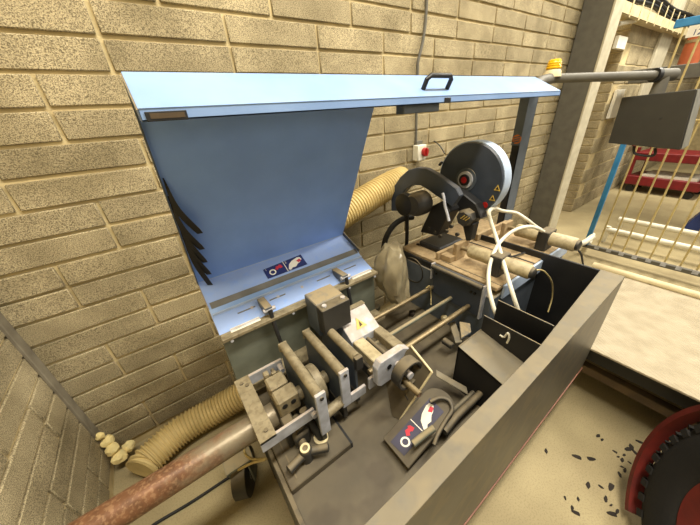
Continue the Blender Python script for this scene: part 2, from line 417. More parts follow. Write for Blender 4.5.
# end plate with roller at the saw
ep = part('feed_plate', MB().box(1.12, 1.135, .545, .842, .665, .852), M['saw'], t, .003)
part('side_flange', MB().box(1.105, 1.135, .535, .545, .665, .858), M['light'], ep, .001)
part('side_flange', MB().box(1.105, 1.135, .842, .850, .76, .858), M['light'], ep, .001)
part('roller', MB().cyl((1.108, .547, .842), (1.108, .84, .842), .014, 16), M['greyd'], ep, smooth=True)
for yy in (.585, .605): part('bolt', MB().cyl((1.12, yy, .79), (1.114, yy, .79), .007, 10), M['black'], ep)
part('bolt', MB().cyl((1.12, .82, .80), (1.114, .82, .80), .006, 10), M['black'], ep)
# saw table
tb = part('saw_table', MB().prism([(1.15, .50, .85), (1.93, .50, .85), (1.93, 1.12, .85), (1.15, 1.12, .85), (1.15, 1.0, .85), (1.15, .96, .85)], (0, 0, -.022)), M['dusty'], t, .003)
part('table_side', MB().box(1.135, 1.15, .86, 1.12, .72, .835), M['black'], tb, .002)
part('rear_fence', MB().box(1.17, 1.46, .855, .875, .85, .895), M['dusty'], tb, .003)
part('rear_fence', MB().box(1.55, 1.9, .855, .875, .85, .895), M['dusty'], tb, .003)
part('fence_block', MB().box(1.19, 1.24, .79, .855, .85, .885), M['dusty'], tb, .003)
part('slot', MB().box(1.50, 1.512, .5, 1.05, .849, .8512), M['black'], tb)
for xx in (1.18, 1.62): part('slot', MB().box(xx, xx + .006, .5, .84, .849, .8512), M['greyd'], tb)
part('pump_ring', MB().annulus((1.128, 1.0, .74), (1, 0, 0), .075, .083, .006, 32), M['greyd'], tb)
part('side_panel', MB().box(1.2, 1.93, .488, .5, .77, .845), M['sawrim'], tb, .003)

# ------------------------------------------------------------------ hood
H0, HG, HB, HA, HF, HL = (.985, .880), (1.104, .939), (1.25, .996), (.903, 1.721), (.755, 1.642), (.755, 1.621)
t = thing('machine_hood', 'open blue sheet metal hood tilted back over the machine', 'machine hood', (.9, 1.0, ZP))
def sheet(x0, x1, a, b, th=.003):
    d = V((0, b[0] - a[0], b[1] - a[1])); n = V((1, 0, 0)).cross(d).normalized() * th
    return MB().prism([(x0, *a), (x1, *a), (x1, *b), (x0, *b)], n)
part('back_panel', sheet(X0, XP, HB, HA), M['bluein'], t)
st = part('hinge_strip', sheet(X0, XP, HG, HB), M['bluein'], t)
part('groove', sheet(X0 + .01, XP - .005, (HG[0] - .006, HG[1] - .003), (HG[0] + .022, HG[1] + .0105), .0042), M['groove'], st)
mid = (1.075, .915)
part('lower_strip', sheet(X0, XP, H0, mid), M['bluein'], t)
part('strip_step', sheet(X0, XP, mid, HG), M['blue'], t)
part('fold_highlight', MB().cyl((X0, HB[0] - .003, HB[1] + .003), (XP, HB[0] - .003, HB[1] + .003), .003, 8), M['sawrim'], st)  # pale bead paints in the highlight along the fold
part('ridge', MB().box(X0 + .005, XP, mid[0] - .004, mid[0] + .004, mid[1] + .002, mid[1] + .012), M['sawrim'], st, .001)
for q_ in (.12, .26, .50, .66): part('slot', MB().box(q_, q_ + .075, 1.040, 1.046, .9035, .9075), M['groove'], st)
fb = part('front_band', sheet(X0, X1, HF, HA), M['blue'], t)
part('lip', MB().box(X0, X1, HL[0], HL[0] + .003, HL[1], HF[1]), M['blue'], fb)
part('lip_return', MB().box(X0, X1, HL[0], HL[0] + .03, HL[1], HL[1] + .003), M['blue'], fb)
part('side_edge', MB().prism([(X0 - .003, *HF), (X0 - .003, *HA), (X0 - .003, *HB), (X0 - .003, *HG), (X0 - .003, HG[0] - .012, HG[1] + .006), (X0 - .003, HB[0] - .022, HB[1] + .002), (X0 - .003, HA[0] - .002, HA[1] - .035), (X0 - .003, HF[0], HF[1] - .02)], (.004, 0, 0)), M['slate'], t)
part('side_edge', MB().prism([(XP, *HG), (XP, *HB), (XP, HB[0] - .012, HB[1] + .02), (XP, HG[0] - .01, HG[1] + .02)], (.004, 0, 0)), M['slate'], st)
part('stiffener', MB().box(XP - .02, .965, .765, .805, 1.595, 1.628), M['slate'], fb, .002)
for xa, xb in ((X0 + .008, X0 + .085), (.977, 1.012)):
    part('lip_plug', MB().box(xa, xb, HL[0] - .0035, HL[0], HL[1] - .001, HF[1] - .004), M['black'], fb, .001)
part('lip_plug_face', MB().box(X0 + .016, X0 + .08, HL[0] - .0045, HL[0] - .003, HL[1] + .004, HF[1] - .007), M['dkwood'], fb)
for xx in (X0 + .1, XP - .08):
    part('hinge', MB().box(xx - .06, xx + .06, H0[0] - .02, H0[0] + .012, H0[1] + .002, H0[1] + .006), M['white'], t, .001)
    part('hinge_pin', MB().cyl((xx - .06, H0[0] - .006, H0[1] + .006), (xx + .06, H0[0] - .006, H0[1] + .006), .005, 8), M['light'], t)
for xx in (.18, .3, .42, .6):                          # slots and screws of the lower strip
    part('screw', MB().cyl((xx, 1.045, .903), (xx, 1.042, .908), .007, 8), M['light'], st)
part('right_end', MB().prism([(X1, *HF), (X1, *HA), (X1, HA[0] - .005, HA[1] - .02), (X1, *HL)], (.003, 0, 0)), M['blue'], fb)
# handle on the front band
nrm = V((0, -.47, .883)); bd = V((0, .883, .47))
c1, c2 = W(423, 86, Y=.80), W(447, 84, Y=.80)
zband = lambda y: HF[1] + (y - HF[0]) * (HA[1] - HF[1]) / (HA[0] - HF[0])
c1 = V((c1.x, .80, zband(.80))); c2 = V((c2.x, .80, zband(.80)))
dx = V((.014, 0, 0))
hp = [c1, c1 + nrm * .036, c1 + nrm * .048 + dx, c2 + nrm * .048 - dx, c2 + nrm * .036, c2]
part('handle', MB().rings(hp, .0085, 10), M['black'], fb, smooth=True, label='black bow handle')
# picture label on the hinge strip
def label_on(par, A, B, C, D, n, mats, txt=True):
    """label ABCD (A upper left, B upper right, C lower right, D lower left), n = outward normal"""
    n = V(n).normalized(); P = lambda u, v, h: (A * (1 - u) + B * u) * (1 - v) + (D * (1 - u) + C * u) * v + n * h
    lp = part('picture_label', MB().prism([P(0, 0, .0006), P(1, 0, .0006), P(1, 1, .0006), P(0, 1, .0006)], n * .001), mats[0], par)
    poly = lambda nm, uv, m, h=.0022: part(nm, MB().prism([P(u, v, h) for u, v in uv], n * .0006), m, lp)
    poly('divider', [(.49, 0), (.505, 0), (.505, 1), (.49, 1)], M['cwhite'])
    k = (B - A).length / (D - A).length
    def ring(u0, v0, r0, r1):
        mb = MB(); N_ = 24
        for i in range(N_):
            a, b = 2 * math.pi * i / N_, 2 * math.pi * (i + 1) / N_
            mb.prism([P(u0 + math.cos(q) * r / k, v0 + math.sin(q) * r, .0022) for q, r in ((a, r0), (a, r1), (b, r1), (b, r0))], n * .0006)
        return mb
    part('ring_picture', ring(.17, .58, .17, .27), M['cwhite'], lp)
    poly('red_hand', [(.25, .42), (.30, .18), (.36, .22), (.38, .12), (.42, .2), (.44, .45), (.38, .5), (.34, .4), (.30, .55)], M['pink'])
    poly('glove_picture', [(.53, .86), (.60, .45), (.70, .25), (.86, .12), (.93, .18), (.95, .4), (.86, .62), (.80, .66), (.72, .86), (.64, .82), (.57, .98)], M['cwhite'])
    poly('red_hand', [(.80, .4), (.9, .3), (.92, .5), (.84, .6)], M['pink'], .0030)
    if txt:
        ux, uy = (B - A), (A - D)
        for s, u in (('1', .03), ('2', .53)):
            part('numeral', text_mb(s, P(u, .26, .0016), ux, uy, (D - A).length * .3, .0008), M['cwhite'], lp)
    return lp
d_ = V((0, HB[0] - HG[0], HB[1] - HG[1])).normalized(); nn = V((1, 0, 0)).cross(d_)
pl = lambda x, y: Wp(x, y, V((0, HG[0], HG[1])) + nn * .003, nn)
label_on(st, pl(263, 270), pl(300.6, 254.7), pl(307.4, 264.3), pl(268, 279), nn, (M['navy'],))
# rubber flaps on the left edge
dp = V((0, HA[0] - HB[0], HA[1] - HB[1])).normalized(); pn = V((1, 0, 0)).cross(dp).normalized()
if pn.y > 0: pn = -pn
for (bx, by, cx, cy_, tx, ty, wd0) in ((163, 178, 178, 210, 200, 233, .021), (168, 196, 183, 229, 202, 249, .021), (174, 212, 189, 243, 205, 262, .020), (179, 226, 192, 254, 209, 274, .020), (183, 238, 195, 263, 214, 290, .018)):
    a = Wp(bx, by, V((0, *HB)) + pn * .004, pn); c_ = Wp(cx, cy_, V((0, *HB)) + pn * .03, pn); b = Wp(tx, ty, V((0, *HB)) + pn * .035, pn)
    pts = spline([a, c_, b], 6); mb = MB(); L_ = []
    for i, p in enumerate(pts):
        u = i / (len(pts) - 1); tg = (pts[min(i + 1, len(pts) - 1)] - pts[max(i - 1, 0)]).normalized(); sdv = pn.cross(tg) * .9 + pn * .42
        wd = .004 + wd0 * min(1, u * 1.6) * (1 if u < .95 else .8)
        L_.append((p + sdv * wd * .5, p - sdv * wd * .5))
    for i in range(len(L_) - 1):
        mb.prism([L_[i][0], L_[i][1], L_[i + 1][1], L_[i + 1][0]], pn * .003)
    part('rubber_flap', mb, M['blackd'], t, label='black rubber flap')
# arms carrying the hood, with links down into the bed
for (qx, qy) in ((262, 306), (340, 284)):
    p = W(qx, qy, Y=.985); x_ = p.x
    ar = part('lift_arm', MB().prism([(x_, 1.055, .93), (x_, .955, .935), (x_, .955, .905), (x_, 1.03, .885)], (.032, 0, 0)), M['slate'], t, .002)
    part('pin', MB().cyl((x_ - .006, .962, .92), (x_ + .045, .962, .92), .009, 10), M['light'], ar)
    part('link', MB().rings([(x_ + .02, .955, .922), (x_ + .022, .945, .83), (x_ + .03, .93, .70)], [.009, .009, .008], 10), M['blackd'], ar)

# hood post with emblem
pY = .885
xa, xb = W(520, 143, Y=pY).x, W(528.5, 143, Y=pY).x
t = thing('hood_post', 'upright grey post with orange emblem carrying the right end of the hood', 'post', (xa, .92, .8))
part('front_face', MB().box(xa, xb, pY, pY + .004, .82, 1.66), M['slate'], t)
part('side_face', MB().box(xa, xa + .004, pY, pY + .045, .82, 1.66), M['black'], t)
part('back_face', MB().box(xb - .004, xb, pY, pY + .045, .82, 1.66), M['slate'], t)
cap = part('top_plate', MB().box(xa - .002, xa, pY - .002, pY + .05, 1.37, 1.66), M['slate'], t)
em = part('emblem', MB().cyl((xa - .004, pY + .022, 1.405), (xa - .002, pY + .022, 1.405), .026, 24), M['orange'], t)
for k in (-1, 0, 1):
    part('emblem_stripe', MB().obox((xa - .0045, pY + .022, 1.405 + k * .013), (.0006, 0, 0), (0, .018, -.005), (0, .001, .0035)), M['slate'], em)

# ------------------------------------------------------------------ saw head
XD = 1.40
c = W(478.5, 172, X=XD)
pts = [W(*q, X=XD) for q in ((478, 136.5), (442, 166), (513, 168), (478, 213))]
R_ = .19
t = thing('saw_head', 'blue-grey circular saw head with round blade guard and motor', 'saw', (1.35, .9, .86))
cy, cz = .882, 1.252
gd = part('blade_guard', MB().rings([(XD, cy, cz), (XD + .003, cy, cz), (XD + .01, cy, cz), (XD + .07, cy, cz)], [R_ - .006, R_ - .003, R_, R_], 56), M['saw'], t, smooth=True)
part('guard_rim', MB().annulus((XD + .008, cy, cz), (1, 0, 0), R_ - .01, R_ + .004, .062, 56), M['sawrim'], gd, smooth=True)
hub = part('hub_recess', MB().annulus((XD - .004, cy + .012, cz + .0), (1, 0, 0), .045, .06, .012, 32), M['slate'], gd)
part('hub_ring', MB().annulus((XD - .012, cy + .012, cz), (1, 0, 0), .03, .044, .02, 32), M['light'], hub)
part('hub_cap', MB().cyl((XD - .02, cy + .012, cz), (XD, cy + .012, cz), .03, 24), M['black'], hub)
part('red_disc', MB().cyl((XD - .0215, cy + .012, cz), (XD - .02, cy + .012, cz), .017, 20), M['red'], hub)
def tri(par, q, s, m, name='warning_triangle'):
    p = W(*q, X=XD - .001)
    return part(name, MB().prism([p + V((0, s, -s * .8)), p + V((0, -s, -s * .8)), p + V((0, 0, s))], (-.001, 0, 0)), m, par)
tri(gd, (497.5, 188), .017, M['amber']); tri(gd, (492.5, 198), .017, M['amber']); tri(gd, (497.5, 188.2), .008, M['black'], 'pictogram').location.x -= .0015; tri(gd, (492.5, 198.2), .008, M['black'], 'pictogram').location.x -= .0015
p = W(485, 205, X=XD - .002); part('red_sign', MB().cyl(p, p + V((-.002, 0, 0)), .016, 20), M['red'], gd)
# arched cover of the drive
XA = 1.235
outer = [(391, 211), (391, 197), (394, 186), (400, 177), (408, 170), (417, 167.5), (426, 168.5), (436, 174), (446, 181), (456, 188), (460, 196)]
inner = [(452, 207), (444, 201), (436, 196), (428, 190), (420, 185.5), (413, 185), (406, 189), (401, 196), (399, 211)]
part('arched_cover', MB().prism([W(*q, X=XA) for q in outer + inner], (.035, 0, 0)), M['saw'], t, .004)
ctr = W(414, 205, X=1.12)
mo = part('motor', MB().rings([ctr + V((x, 0, 0)) for x in (-.02, 0, .012, .075, .08)], [.05, .062, .066, .066, .05], 28), M['greyd'], t, smooth=True)
part('fan_cover', MB().rings([W(403, 205, X=1.10) + V((x, 0, 0)) for x in (-.004, 0, .03)], [.055, .062, .064], 28), M['black'], mo, smooth=True)
# arm and gearbox
g0 = W(465, 218, X=1.30)
gb = part('gearbox', MB().rings([g0 + V((x, 0, 0)) for x in (-.02, -.012, .0, .08)], [.036, .044, .048, .048], 8), M['greyd'], t, smooth=True)
for k in range(3):
    part('orange_stripe', MB().obox(W(462.6 + k * 2.4, 217 + k * 1.1, X=1.279), (.0008, 0, 0), V((0, -.011, .011)), V((0, .0013, .0013))), M['amber'], gb)
ap = [W(*q, X=1.33) for q in ((444, 190), (455, 189), (465, 195), (476, 204), (482, 219), (474, 218), (460, 209), (448, 207))]
part('arm_casting', MB().prism(ap, (.06, 0, 0)), M['black'], t, .005)
part('pivot_bracket', MB().prism([W(*q, X=1.24) for q in ((420, 232), (432, 206), (444, 200), (450, 212), (437, 236))], (.09, 0, 0)), M['black'], t, .004)
part('pivot_bracket', MB().prism([W(*q, X=1.31) for q in ((462, 224), (474, 224), (470, 241), (466, 241))], (.05, 0, 0)), M['black'], t, .003)
part('lever', MB().tube([W(*q, X=1.2) for q in ((442.5, 193), (444, 198), (445, 206), (447, 213), (449, 221))], .0075, 8), M['light'], t, smooth=True, label='bright bent lever')
part('base_casting', MB().box(1.24, 1.46, .90, 1.06, .85, .885), M['black'], t, .008)
for q in ((430, 228), (436, 232), (441, 236), (447, 231), (452, 226), (458, 234)):
    a = W(*q, X=1.25); part('bolt', MB().cyl(a, a + V((-.012, 0, 0)), .011, 8), M['greyd'], t)
part('spring_wire', MB().tube([W(*q, X=1.38) for q in ((445, 154), (440, 146), (434, 141))], .003, 6), M['black'], t)
part('grip', MB().cyl(W(439.5, 165, X=1.38), W(442, 162, X=1.38), .008, 8), M['black'], t)

# ------------------------------------------------------------------ vice cylinders on the table
def cylinder(x, y0, y1, z, r, label):
    t = thing('vice_cylinder', label, 'cylinder', (x, (y0 + y1) / 2, .85), 'vice cylinders on the saw table')
    part('barrel', MB().rings([(x, y, z) for y in (y0, y0 + .006, y1 - .006, y1)], [r - .005, r, r, r - .005], 24), M['barrel'], t, smooth=True)
    ym = y0 + (y1 - y0) * .48
    part('clamp', MB().box(x - r - .012, x + r + .012, ym - .028, ym + .028, .85, z + r + .008), M['greyd'], t, .004)
    part('end_cap', MB().rings([(x, y, z) for y in (y0 - .018, y0 - .012, y0)], [r * .5, r * .75, r * .8], 20), M['greyd'], t, smooth=True)
    part('piston_rod', MB().cyl((x, y1, z), (x, y1 + .05, z), r * .35, 12), M['rod'], t, smooth=True)
    part('jaw', MB().box(x - .045, x + .045, y1 + .05, y1 + .075, .85, z + r), M['dusty'], t, .003)
cylinder(1.275, .425, .735, .918, .034, 'dusty vice cylinder between the crossing white hoses')
cylinder(1.725, .405, .715, .918, .038, 'dusty vice cylinder nearest the wire gate')
def hose(name, pts, r, m, label, cat, group=None, n=10):
    return solo(name, MB().tube(pts, r, n), m, label, cat, group, smooth=True)
HG_ = 'white hoses over the saw table'
hose('white_hose', [W(531, 350, Y=.33), W(524, 328, Y=.36), W(514, 298, Y=.42), W(505, 268, Y=.52), W(497, 240, Y=.64), (W(491, 222, Y=.70)), W(489, 212, Y=.72), W(494, 208.5, Y=.73), W(503, 211, Y=.72), W(516, 213, Y=.70), W(526, 219, Y=.66), W(538, 228, Y=.62), W(546, 232, Y=.60)], .0095, M['white'], 'white hose bending over a sharp peak and running down into the chip tray', 'hose', HG_)
hose('white_hose', [W(499, 322, Y=.42), W(493, 306, Y=.46), W(488.5, 285, Y=.52), W(490, 264, Y=.58), W(498, 245, Y=.62), W(510, 233, Y=.62), W(522, 227.5, Y=.60), W(533, 227, Y=.58), W(544, 232, Y=.56), W(553, 240, Y=.545)], .0092, M['white'], 'white hose arching in a wide bow to the far vice cylinder', 'hose', HG_)
hose('thin_cable', [W(532, 274, Y=.42), W(537, 270, Y=.41), W(545, 272, Y=.40), W(552, 283, Y=.39), W(552, 298, Y=.38), W(548, 312, Y=.37)], .0035, M['wire'], 'thin pale cable looping from the near vice cylinder into the tray', 'cable')
hose('thin_cable', [W(577, 249, Y=.40), W(581, 254, Y=.39), W(583, 264, Y=.385), W(586, 280, Y=.38)], .005, M['blackd'], 'short black cable hanging from the far vice cylinder', 'cable')
solo('allen_key', MB().tube([W(*q, Z=.865) for q in ((507, 258), (514, 256), (525, 252.5))], .005, 6), M['blackd'], 'thin dark rod lying on the saw table', 'rod')
t = thing('hose_connector', 'white elbow connector at the end of the far cylinder', 'connector', (1.72, .385, .89))
p = W(583, 243, Y=.39)
part('elbow', MB().tube([p + V((0, .03, -.01)), p, p + V((.05, -.02, .03))], .014, 10), M['white'], t, smooth=True)
part('collar', MB().cyl(p + V((-.004, .03, -.012)), p + V((-.004, .012, -.006)), .018, 14), M['cream'], t)

for i, (x, y) in enumerate(((418, 245), (428, 243), (433, 247), (441, 249), (452, 245), (437, 240), (446, 238))):
    p = W(x, y, Z=.851); m_ = MB()
    m_.prism([p + V((math.cos(a) * random.uniform(.004, .013), math.sin(a) * random.uniform(.004, .013), 0)) for a in [k * math.pi / 3 for k in range(6)]], (0, 0, random.uniform(.004, .01)))
    solo('swarf_chip', m_, M['flake'], 'dark swarf chip lying on the rear of the saw table', 'swarf', 'swarf chips on the saw table')

# ------------------------------------------------------------------ clamp frame at the feed end
t = thing('pipe_clamp', 'pale steel open frame clamp holding the pipe at the feed end', 'clamp', (.1, .73, .56))
ZF = .73
part('top_plate', MB().box(.014, .068, .590, .880, ZF - .012, ZF), M['roller'], t, .001, label='tan top plate of the frame')
part('side_bar', MB().box(.014, .205, .590, .600, ZF - .05, ZF - .002), M['light'], t, .001)
part('side_bar', MB().box(.068, .205, .868, .880, ZF - .05, ZF - .002), M['light'], t, .001)
for xx, yy in ((.035, .85), (.045, .62), (.05, .83)):
    part('screw', MB().cyl((xx, yy, ZF), (xx, yy, ZF + .004), .007, 10), M['greyd'], t)
part('bolt', MB().cyl((.20, .589, ZF - .02), (.20, .575, ZF - .02), .011, 8), M['light'], t)
part('bolt', MB().cyl((.19, .866, ZF - .025), (.19, .83, ZF - .025), .011, 8), M['light'], t)
jw = part('jaw_block', MB().box(.105, .185, .655, .715, .685, .765), M['roller'], t, .006)
part('jaw_block', MB().box(.105, .175, .722, .785, .685, .765), M['roller'], t, .006)
part('jaw_pin', MB().box(.11, .13, .787, .81, .71, .775), M['roller'], t, .003)
part('jaw_pin', MB().box(.138, .158, .787, .80, .71, .765), M['roller'], t, .003)
for xx in (.128, .16): part('hole', MB().cyl((xx, .655, .735), (xx, .6535, .735), .010, 12), M['black'], jw)
part('cross_shaft', MB().cyl((.186, .70, .70), (.208, .70, .70), .026, 18), M['roller'], t, smooth=True)
part('foot', MB().box(.10, .14, .62, .66, .56, .69), M['greyd'], t, .004)
part('foot', MB().box(.15, .165, .78, .86, .56, .72), M['greyd'], t, .004)
# roller plates
def roller_plate(x, y0, y1, zlow, label, foot=False):
    t = thing('roller_plate', label, 'roller', (x, (y0 + y1) / 2, .56), 'roller plates across the bed')
    z = .805
    part('plate', MB().box(x - .012, x - .002, y0 + .01, y1, .62, z - .005), M['slate'], t, .001)
    part('roller', MB().cyl((x, y0 + .012, z), (x, y1 - .006, z), .0185, 20), M['roller'], t, smooth=True)
    part('end_tab', MB().box(x - .018, x + .018, y1 - .006, y1 + .002, z - .03, z + .014), M['roller'], t, .003)
    if zlow:
        up = part('front_upright', MB().box(x - .019, x + .019, y0 - .002, y0 + .010, zlow, z + .02), M['light'], t, .002)
        part('bolt', MB().cyl((x + .002, y0 - .002, z), (x + .002, y0 - .006, z), .007, 12), M['greyd'], up)
        if foot: part('foot_bar', MB().box(x + .019, x + .09, y0 - .002, y0 + .010, zlow, zlow + .045), M['light'], up, .002)
    else:
        part('end_block', MB().box(x - .014, x + .018, y0 - .006, y0 + .012, z - .05, z + .012), M['greyd'], t, .002)
    part('base_rail', MB().box(x - .014, x + .004, y0 + .01, y1, .56, .625), M['greyd'], t, .002)
roller_plate(.222, .556, .862, .617, 'roller plate with a long white upright nearest the clamped pipe')
roller_plate(.333, .582, .868, .638, 'middle roller plate with a white upright and short foot', True)
roller_plate(.413, .606, .868, 0, 'roller plate with a small dark end block beside the yellow warning triangle')
solo('spacer_shaft', MB().rings([(.238, .59, .66), (.33, .60, .66)], .019, 18), M['roller'], 'short tan shaft joining the first two roller plates', 'shaft', smooth=True)
t = thing('idler_wheel', 'round steel idler wheel between the first two roller plates', 'wheel', (.28, .70, .56))
part('wheel', MB().cyl((.25, .70, .70), (.285, .70, .70), .075, 32), M['roller'], t, .004, True)
part('hub', MB().cyl((.285, .70, .70), (.318, .70, .70), .026, 20), M['roller'], t, .002, True)
# rear valve block
t = thing('valve_block', 'grey box with dusty top mounted before the rear plate', 'box', (.45, .87, .6))
vb = [W(303, 296, Z=.93), W(328, 283, Z=.93), W(350, 296, Z=.93), W(325, 313, Z=.93)]
xa_, xb_ = .385, .52
part('housing', MB().box(xa_, xb_, .845, .95, .76, .93), M['slate'], t, .004)
part('cover', MB().box(xa_, xb_, .795, .845, .80, .928), M['greyd'], t, .003)
for xx in (.41, .50): part('bolt', MB().cyl((xx, .82, .928), (xx, .82, .934), .010, 10), M['light'], t)
part('stem', MB().box(xa_ + .02, xb_ - .02, .86, .94, .62, .765), M['greyd'], t, .003)

# ------------------------------------------------------------------ feed vice on the rods
t = thing('feed_vice', 'feed vice with warning plate and handwheel riding on the guide rods', 'vice', (.55, .68, .56))
YA, ZA, YB, ZB, xa, xb = .857, .812, .745, .742, .480, .64
wp_ = part('warning_plate', MB().prism([(xa, YA, ZA), (xb, YA, ZA), (xb, YB, ZB), (xb, YB, ZB - .05), (xa, YB, ZB - .05), (xa, YB, ZB)], (0, 0, 0)) if False else
           MB().prism([(xa, YA, ZA), (xa, YA + .02, ZA), (xa, YA + .02, .70), (xa, YB, .70), (xa, YB, ZB)], (xb - xa, 0, 0)), M['light'], t, .002)
part('top_edge', MB().box(xa - .001, xb + .001, YA - .004, YA + .022, ZA, ZA + .004), M['roller'], wp_)
wn_ = V((0, YA - YB, ZA - ZB)).cross(V((1, 0, 0))).normalized()
if wn_.z < 0: wn_ = -wn_
wc = V(((xa + xb) / 2, (YA + YB) / 2 - .005, (ZA + ZB) / 2 - .003)); wu = V((0, YA - YB, ZA - ZB)).normalized()
tr_ = part('warning_triangle', MB().prism([wc + V((-.028, 0, 0)) - wu * .024 + wn_ * .001, wc + V((.028, 0, 0)) - wu * .024 + wn_ * .001, wc + wu * .028 + wn_ * .001], wn_ * .001), M['amber'], wp_)
part('pictogram', MB().prism([wc + V((-.008, 0, 0)) - wu * .018 + wn_ * .0022, wc + V((.010, 0, 0)) - wu * .014 + wn_ * .0022, wc + V((.004, 0, 0)) + wu * .012 + wn_ * .0022], wn_ * .0005), M['dkwood'], tr_)
# slide bars
part('slide_bar', MB().box(.485, .54, .565, .745, .70, .742), M['barrel'], t, .003)
part('slide_bar', MB().box(.602, .648, .575, .80, .70, .742), M['roller'], t, .003)
part('screw_shaft', MB().cyl((.565, .565, .715), (.565, .80, .715), .010, 12), M['greyd'], t, smooth=True)
part('saddle', MB().box(.475, .65, .60, .86, .64, .70), M['greyd'], t, .004)
# front plate with chamfered corners
fp = [(.452, .775), (.47, .80), (.585, .80), (.622, .775), (.622, .69), (.585, .672), (.47, .672), (.452, .69)]
part('front_plate', MB().prism([(x, .545, z) for x, z in fp], (0, .03, 0)), M['light'], t, .003)
part('hole', MB().cyl((.512, .545, .752), (.512, .543, .752), .011, 14), M['black'], t)
part('lower_tab', MB().box(.44, .475, .58, .592, .64, .70), M['light'], t, .002)
# bracket plate below the handwheel
A_, B_, C_ = V((.616, .535, .80)), V((.616, .428, .752)), V((.493, .462, .54))
nb_ = (B_ - A_).cross(C_ - A_).normalized()
D_ = Wp(384, 374, A_, nb_); E_ = Wp(392, 416, A_, nb_)
bk = part('bracket_plate', MB().prism([A_, B_, C_, E_, D_], nb_ * .006), M['bed'], t, .001)
part('bright_edge', MB().cyl(A_, B_, .0045, 8).cyl(B_, C_, .0045, 8), M['cream'], bk)
part('slot', MB().cyl(Wp(405, 395, A_, nb_) - nb_ * .0005, Wp(408, 400, A_, nb_) - nb_ * .0005, .0025, 6), M['black'], bk)
# handwheel
hc = V((.550, .468, .742))
hw = part('handwheel', MB().annulus(hc + V((0, .0, 0)), (0, 1, 0), .050, .062, .045, 40), M['greyd'], t, .002, True)
part('wheel_disc', MB().cyl(hc + V((0, .03, 0)), hc + V((0, .04, 0)), .052, 32), M['greyd'], hw)
part('hub', MB().cyl(hc + V((0, .0, 0)), hc + V((0, .075, 0)), .014, 16), M['light'], hw)
part('crank_handle', MB().cyl(hc + V((-.012, .03, -.036)), hc + V((-.012, -.055, -.036)), .0125, 14), M['rod'], hw, .002, True)

# ------------------------------------------------------------------ sensor box with picture label by the guard
t = thing('rounded_pedestal', 'rounded metal cover with dark picture label beside the front guard', 'cover', (.5, .37, .53))
lo, hi = V((.385, .38, .565)), V((.60, .38, .640))
ld = (hi - lo).normalized(); ln = V((0, 1, 0)).cross(ld); ln = ln if ln.z > 0 else -ln
prof = []
for a in range(0, 181, 15):
    th = math.radians(a); prof.append(hi + ld * (math.sin(th) * .055) + V((0, -math.cos(th) * .062, 0)))
prof = [lo + V((0, -.062, 0))] + prof + [lo + V((0, .062, 0))]
part('cover_plate', MB().prism(prof, -ln * .014), M['bed'], t, .002)
part('pedestal', MB().box(.55, .63, .335, .43, .53, .60), M['greyd'], t, .003)
q = lambda x, y: Wp(x, y, lo, ln)
label_on(t, q(390.4, 442), q(430, 398), q(444, 412), q(404.4, 456), ln, (M['navyd'],), False)
G2 = 'dark hoses beside the front guard'
solo('tool_handle', MB().tube([W(413, 444, Z=.63), W(424, 435, Z=.64), W(434, 428, Z=.65)], .0115, 12), M['grey'], 'short bare metal tube handle beside the picture label', 'handle', smooth=True)
hose('dark_hose', [W(430, 402, Z=.66), W(440, 398, Z=.665), W(449, 401, Z=.66), W(452, 410, Z=.65), W(446, 420, Z=.64), W(438, 434, Z=.63), W(434, 445, Z=.62)], .0075, M['greyd'], 'bent metal tube curling round the picture label', 'tube', G2)
hose('dark_hose', [W(444, 432, Z=.60), W(456, 417, Z=.60), W(468, 405, Z=.60), W(482, 392, Z=.60)], .014, M['greyd'], 'dark hose lying along the inside of the front guard', 'hose', G2)
solo('support_bar', MB().obox((W(441, 376, Z=.62) + W(462, 388, Z=.60)) / 2, (W(462, 388, Z=.60) - W(441, 376, Z=.62)) / 2 * 1.5, (.011, .011, .003), (0, 0, .003)), M['ledge'], 'flat steel bar under the chute behind the bracket plate', 'bar', bev=.002)
solo('support_bar', MB().cyl(W(452, 411, Z=.58), W(478, 388, Z=.58), .009, 10), M['ledge'], 'thin steel bar sloping along the front guard', 'bar', smooth=True)
solo('steel_offcut', MB().prism([W(449, 325, Z=.62), W(455, 323, Z=.62), W(462, 344, Z=.60), W(455, 345, Z=.60)], (0, 0, .014)), M['ledge'], 'upright flat offcut leaning by the guide rod end', 'offcut', bev=.002)
solo('steel_offcut', MB().prism([W(459, 323, Z=.64), W(470, 325, Z=.64), W(471, 334, Z=.62), W(461, 340, Z=.62)], (0, 0, .012)), M['slate'], 'small square offcut behind the chute', 'offcut', bev=.002)
solo('knob_end', MB().rings([W(449, 344, Z=.60) + V((0, y, 0)) for y in (-.02, -.015, .03)], [.012, .017, .017], 16), M['greyd'], 'round dark knob in front of the chute', 'knob', smooth=True)

# cross-shaped clamp knob and stud on the raised plate
t = thing('star_knob', 'dusty three-armed star knob on the raised bed plate', 'knob', W(305, 449, Z=.56))
cc = W(306, 452, Z=.60)
hb = part('hub', MB().rings([V((cc.x, cc.y, z)) for z in (.56, .58, .615, .622)], [.02, .022, .022, .017], 20), M['greyd'], t, smooth=True)
part('nut_ring', MB().annulus((cc.x, cc.y, .622), (0, 0, 1), .010, .017, .004, 20), M['cream'], hb)
for q_ in ((289, 470), (328, 447), (296, 425)):
    e = W(*q_, Z=.60); e2 = e + (e - cc).normalized() * .004
    part('arm', MB().rings([cc, (cc + e) / 2, e, e2], [.017, .014, .0155, .008], 14), M['greyd'], t, smooth=True)
part('clamp_casting', MB().obox(W(297, 428, Z=.60), (.03, .0, 0), (0, .055, 0), (0, 0, .035)), M['greyd'], t, .01, True)
part('boss', MB().cyl(W(303, 432, Z=.63), W(294, 418, Z=.63), .022, 16), M['greyd'], t, smooth=True)

